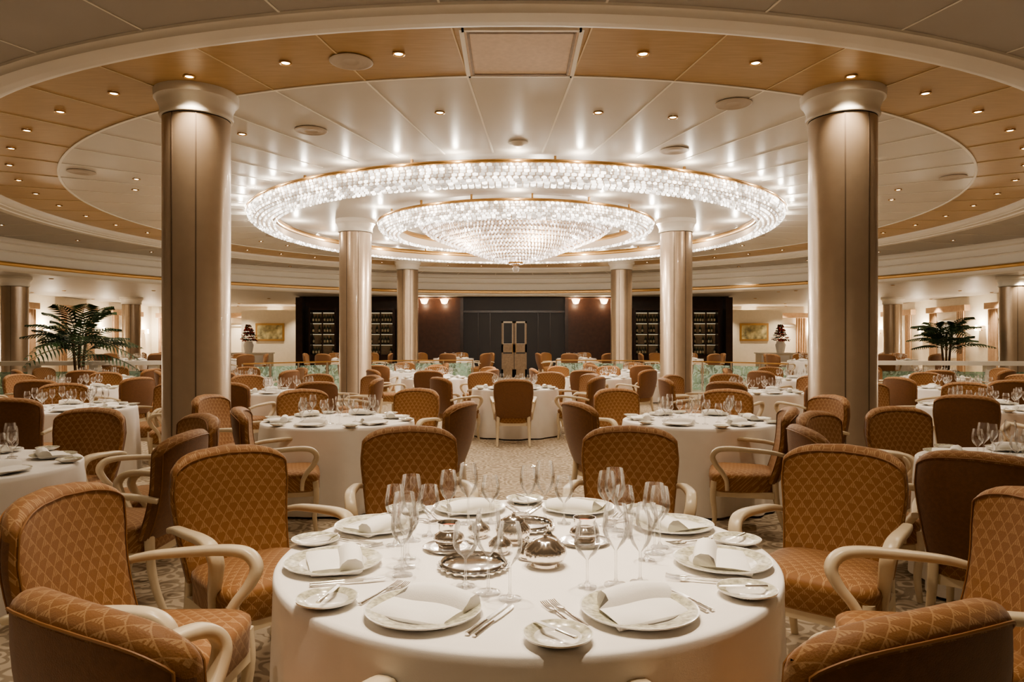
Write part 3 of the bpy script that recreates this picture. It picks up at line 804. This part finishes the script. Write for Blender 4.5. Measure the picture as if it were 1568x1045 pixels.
# ------------------------------------------------------------------ palms & flowers
def palm(seed,H,nf=22,spread=1.2):
    rnd=random.Random(seed); b=MB()
    b.revolve([(0,0),(0.22,0),(0.30,0.5),(0.32,0.52),(0.28,0.54),(0.26,0.48),(0,0.48)],28,'trunk')
    for q in range(3):
        a=q*2.1; b.sweep(crom([(0.06*cos(a),0.06*sin(a),0.45),(0.1*cos(a),0.1*sin(a),H*0.4),(0.16*cos(a),0.16*sin(a),H*0.62)],4),0.05,0.05,'trunk',n=8)
    for i in range(nf):
        a=2*pi*i/nf*1.618*3+rnd.uniform(-.2,.2); el=rnd.uniform(0.2,1.3); Lf=spread*rnd.uniform(0.75,1.15)
        d=Vector((cos(a),sin(a),0)); base=Vector((0.08*cos(a),0.08*sin(a),H*rnd.uniform(0.42,0.62)))
        pts=[]
        for t in [k/14 for k in range(15)]:
            pts.append(base+d*(Lf*t*cos(el)*1.0+0.12*t*t)+Vector((0,0,1))*(Lf*t*sin(el)*1.15-0.75*Lf*t*t*0.75))
        b.sweep(pts,0.02,0.014,'leaf',side=(-d.y,d.x,0),n=5,taper=lambda t:1-0.8*t)
        sd=Vector((-d.y,d.x,0))
        for k in range(2,15):
            for q in (-1,1):
                p=pts[k]; t=k/14; ll=0.36*sin(pi*min(1,0.15+t*0.85))*spread/1.2+0.06
                tg=(pts[min(k+1,14)]-pts[k-1]).normalized()
                e=p+(sd*q*0.75+tg*0.6).normalized()*ll+Vector((0,0,-0.35*ll))
                wv=tg*0.024; m=(p+e)/2+Vector((0,0,0.03))
                b.add([p-wv*0.5,p+wv*0.5,m+wv,e,m-wv],[(0,1,2,4),(4,2,3)],'leaf',smooth=False)
    return b.mesh('potted_palm',recalc=False)
obj('potted_palm',palm(3,2.75,34,1.2),(-9.6,15.9,0)); obj('potted_palm',palm(8,2.55,32,1.0),(11.75,19.4,0.2))
def flowers():
    b=MB(); rnd=random.Random(2)
    b.revolve([(0,0),(0.14,0),(0.2,0.3),(0.15,0.4),(0.16,0.45),(0,0.4)],20,'white')
    for i in range(200):
        z=rnd.uniform(0.45,1.1); r=(1.25-z)*0.5*rnd.uniform(0.5,1); a=rnd.uniform(0,6.28)
        X=Matrix.Translation((r*cos(a),r*sin(a),z))@Matrix.Rotation(a,4,'Z')@Matrix.Rotation(rnd.uniform(.3,1.4),4,'Y')
        b.add([(0,0,0),(0.03,0.05,0.01),(0,0.1,0),(-0.03,0.05,0.01),(0.03,-0.05,0.01),(0,-0.1,0),(-0.03,-0.05,0.01)],[(0,1,2,3),(0,4,5,6)],'red' if i%2 else 'leaf',X,smooth=False)
    return b.mesh('flower_arrangement',recalc=False)
fm=flowers()
def sideboard():
    b=MB(); b.box((0,0,0.45),(1.8,0.5,0.86),'cream'); b.box((0,0,0.9),(1.9,0.56,0.04),'white'); b.box((0,0,0.04),(1.7,0.46,0.08),'darkwood')
    for i in(-1,0,1):
        b.box((i*0.58,-0.255,0.47),(0.52,0.02,0.7),'white'); b.box((i*0.58+0.18,-0.275,0.5),(0.02,0.02,0.12),'gold')
    return b.mesh('sideboard')
sbm=sideboard()
for x in (-10.4,10.6):
    obj('sideboard',sbm,(x,28.3,0.2)); obj('flower_arrangement',fm,(x,28.3,1.125))

# ------------------------------------------------------------------ world + camera
w=bpy.data.worlds.new('World'); S.world=w; w.use_nodes=True
w.node_tree.nodes['Background'].inputs[0].default_value=(0.05,0.04,0.03,1)
cam=bpy.data.cameras.new('camera'); co=bpy.data.objects.new('camera',cam); COL.objects.link(co)
co.location=(0,0,CAMH); co.rotation_euler=(pi/2,0,0); cam.sensor_width=36; cam.lens=25.2; cam.shift_y=0.00325; cam.clip_start=0.05
S.camera=co
S.view_settings.view_transform='AgX'; S.view_settings.look='AgX - Medium High Contrast'; S.view_settings.exposure=0.8
print('chairs',len(chairs))
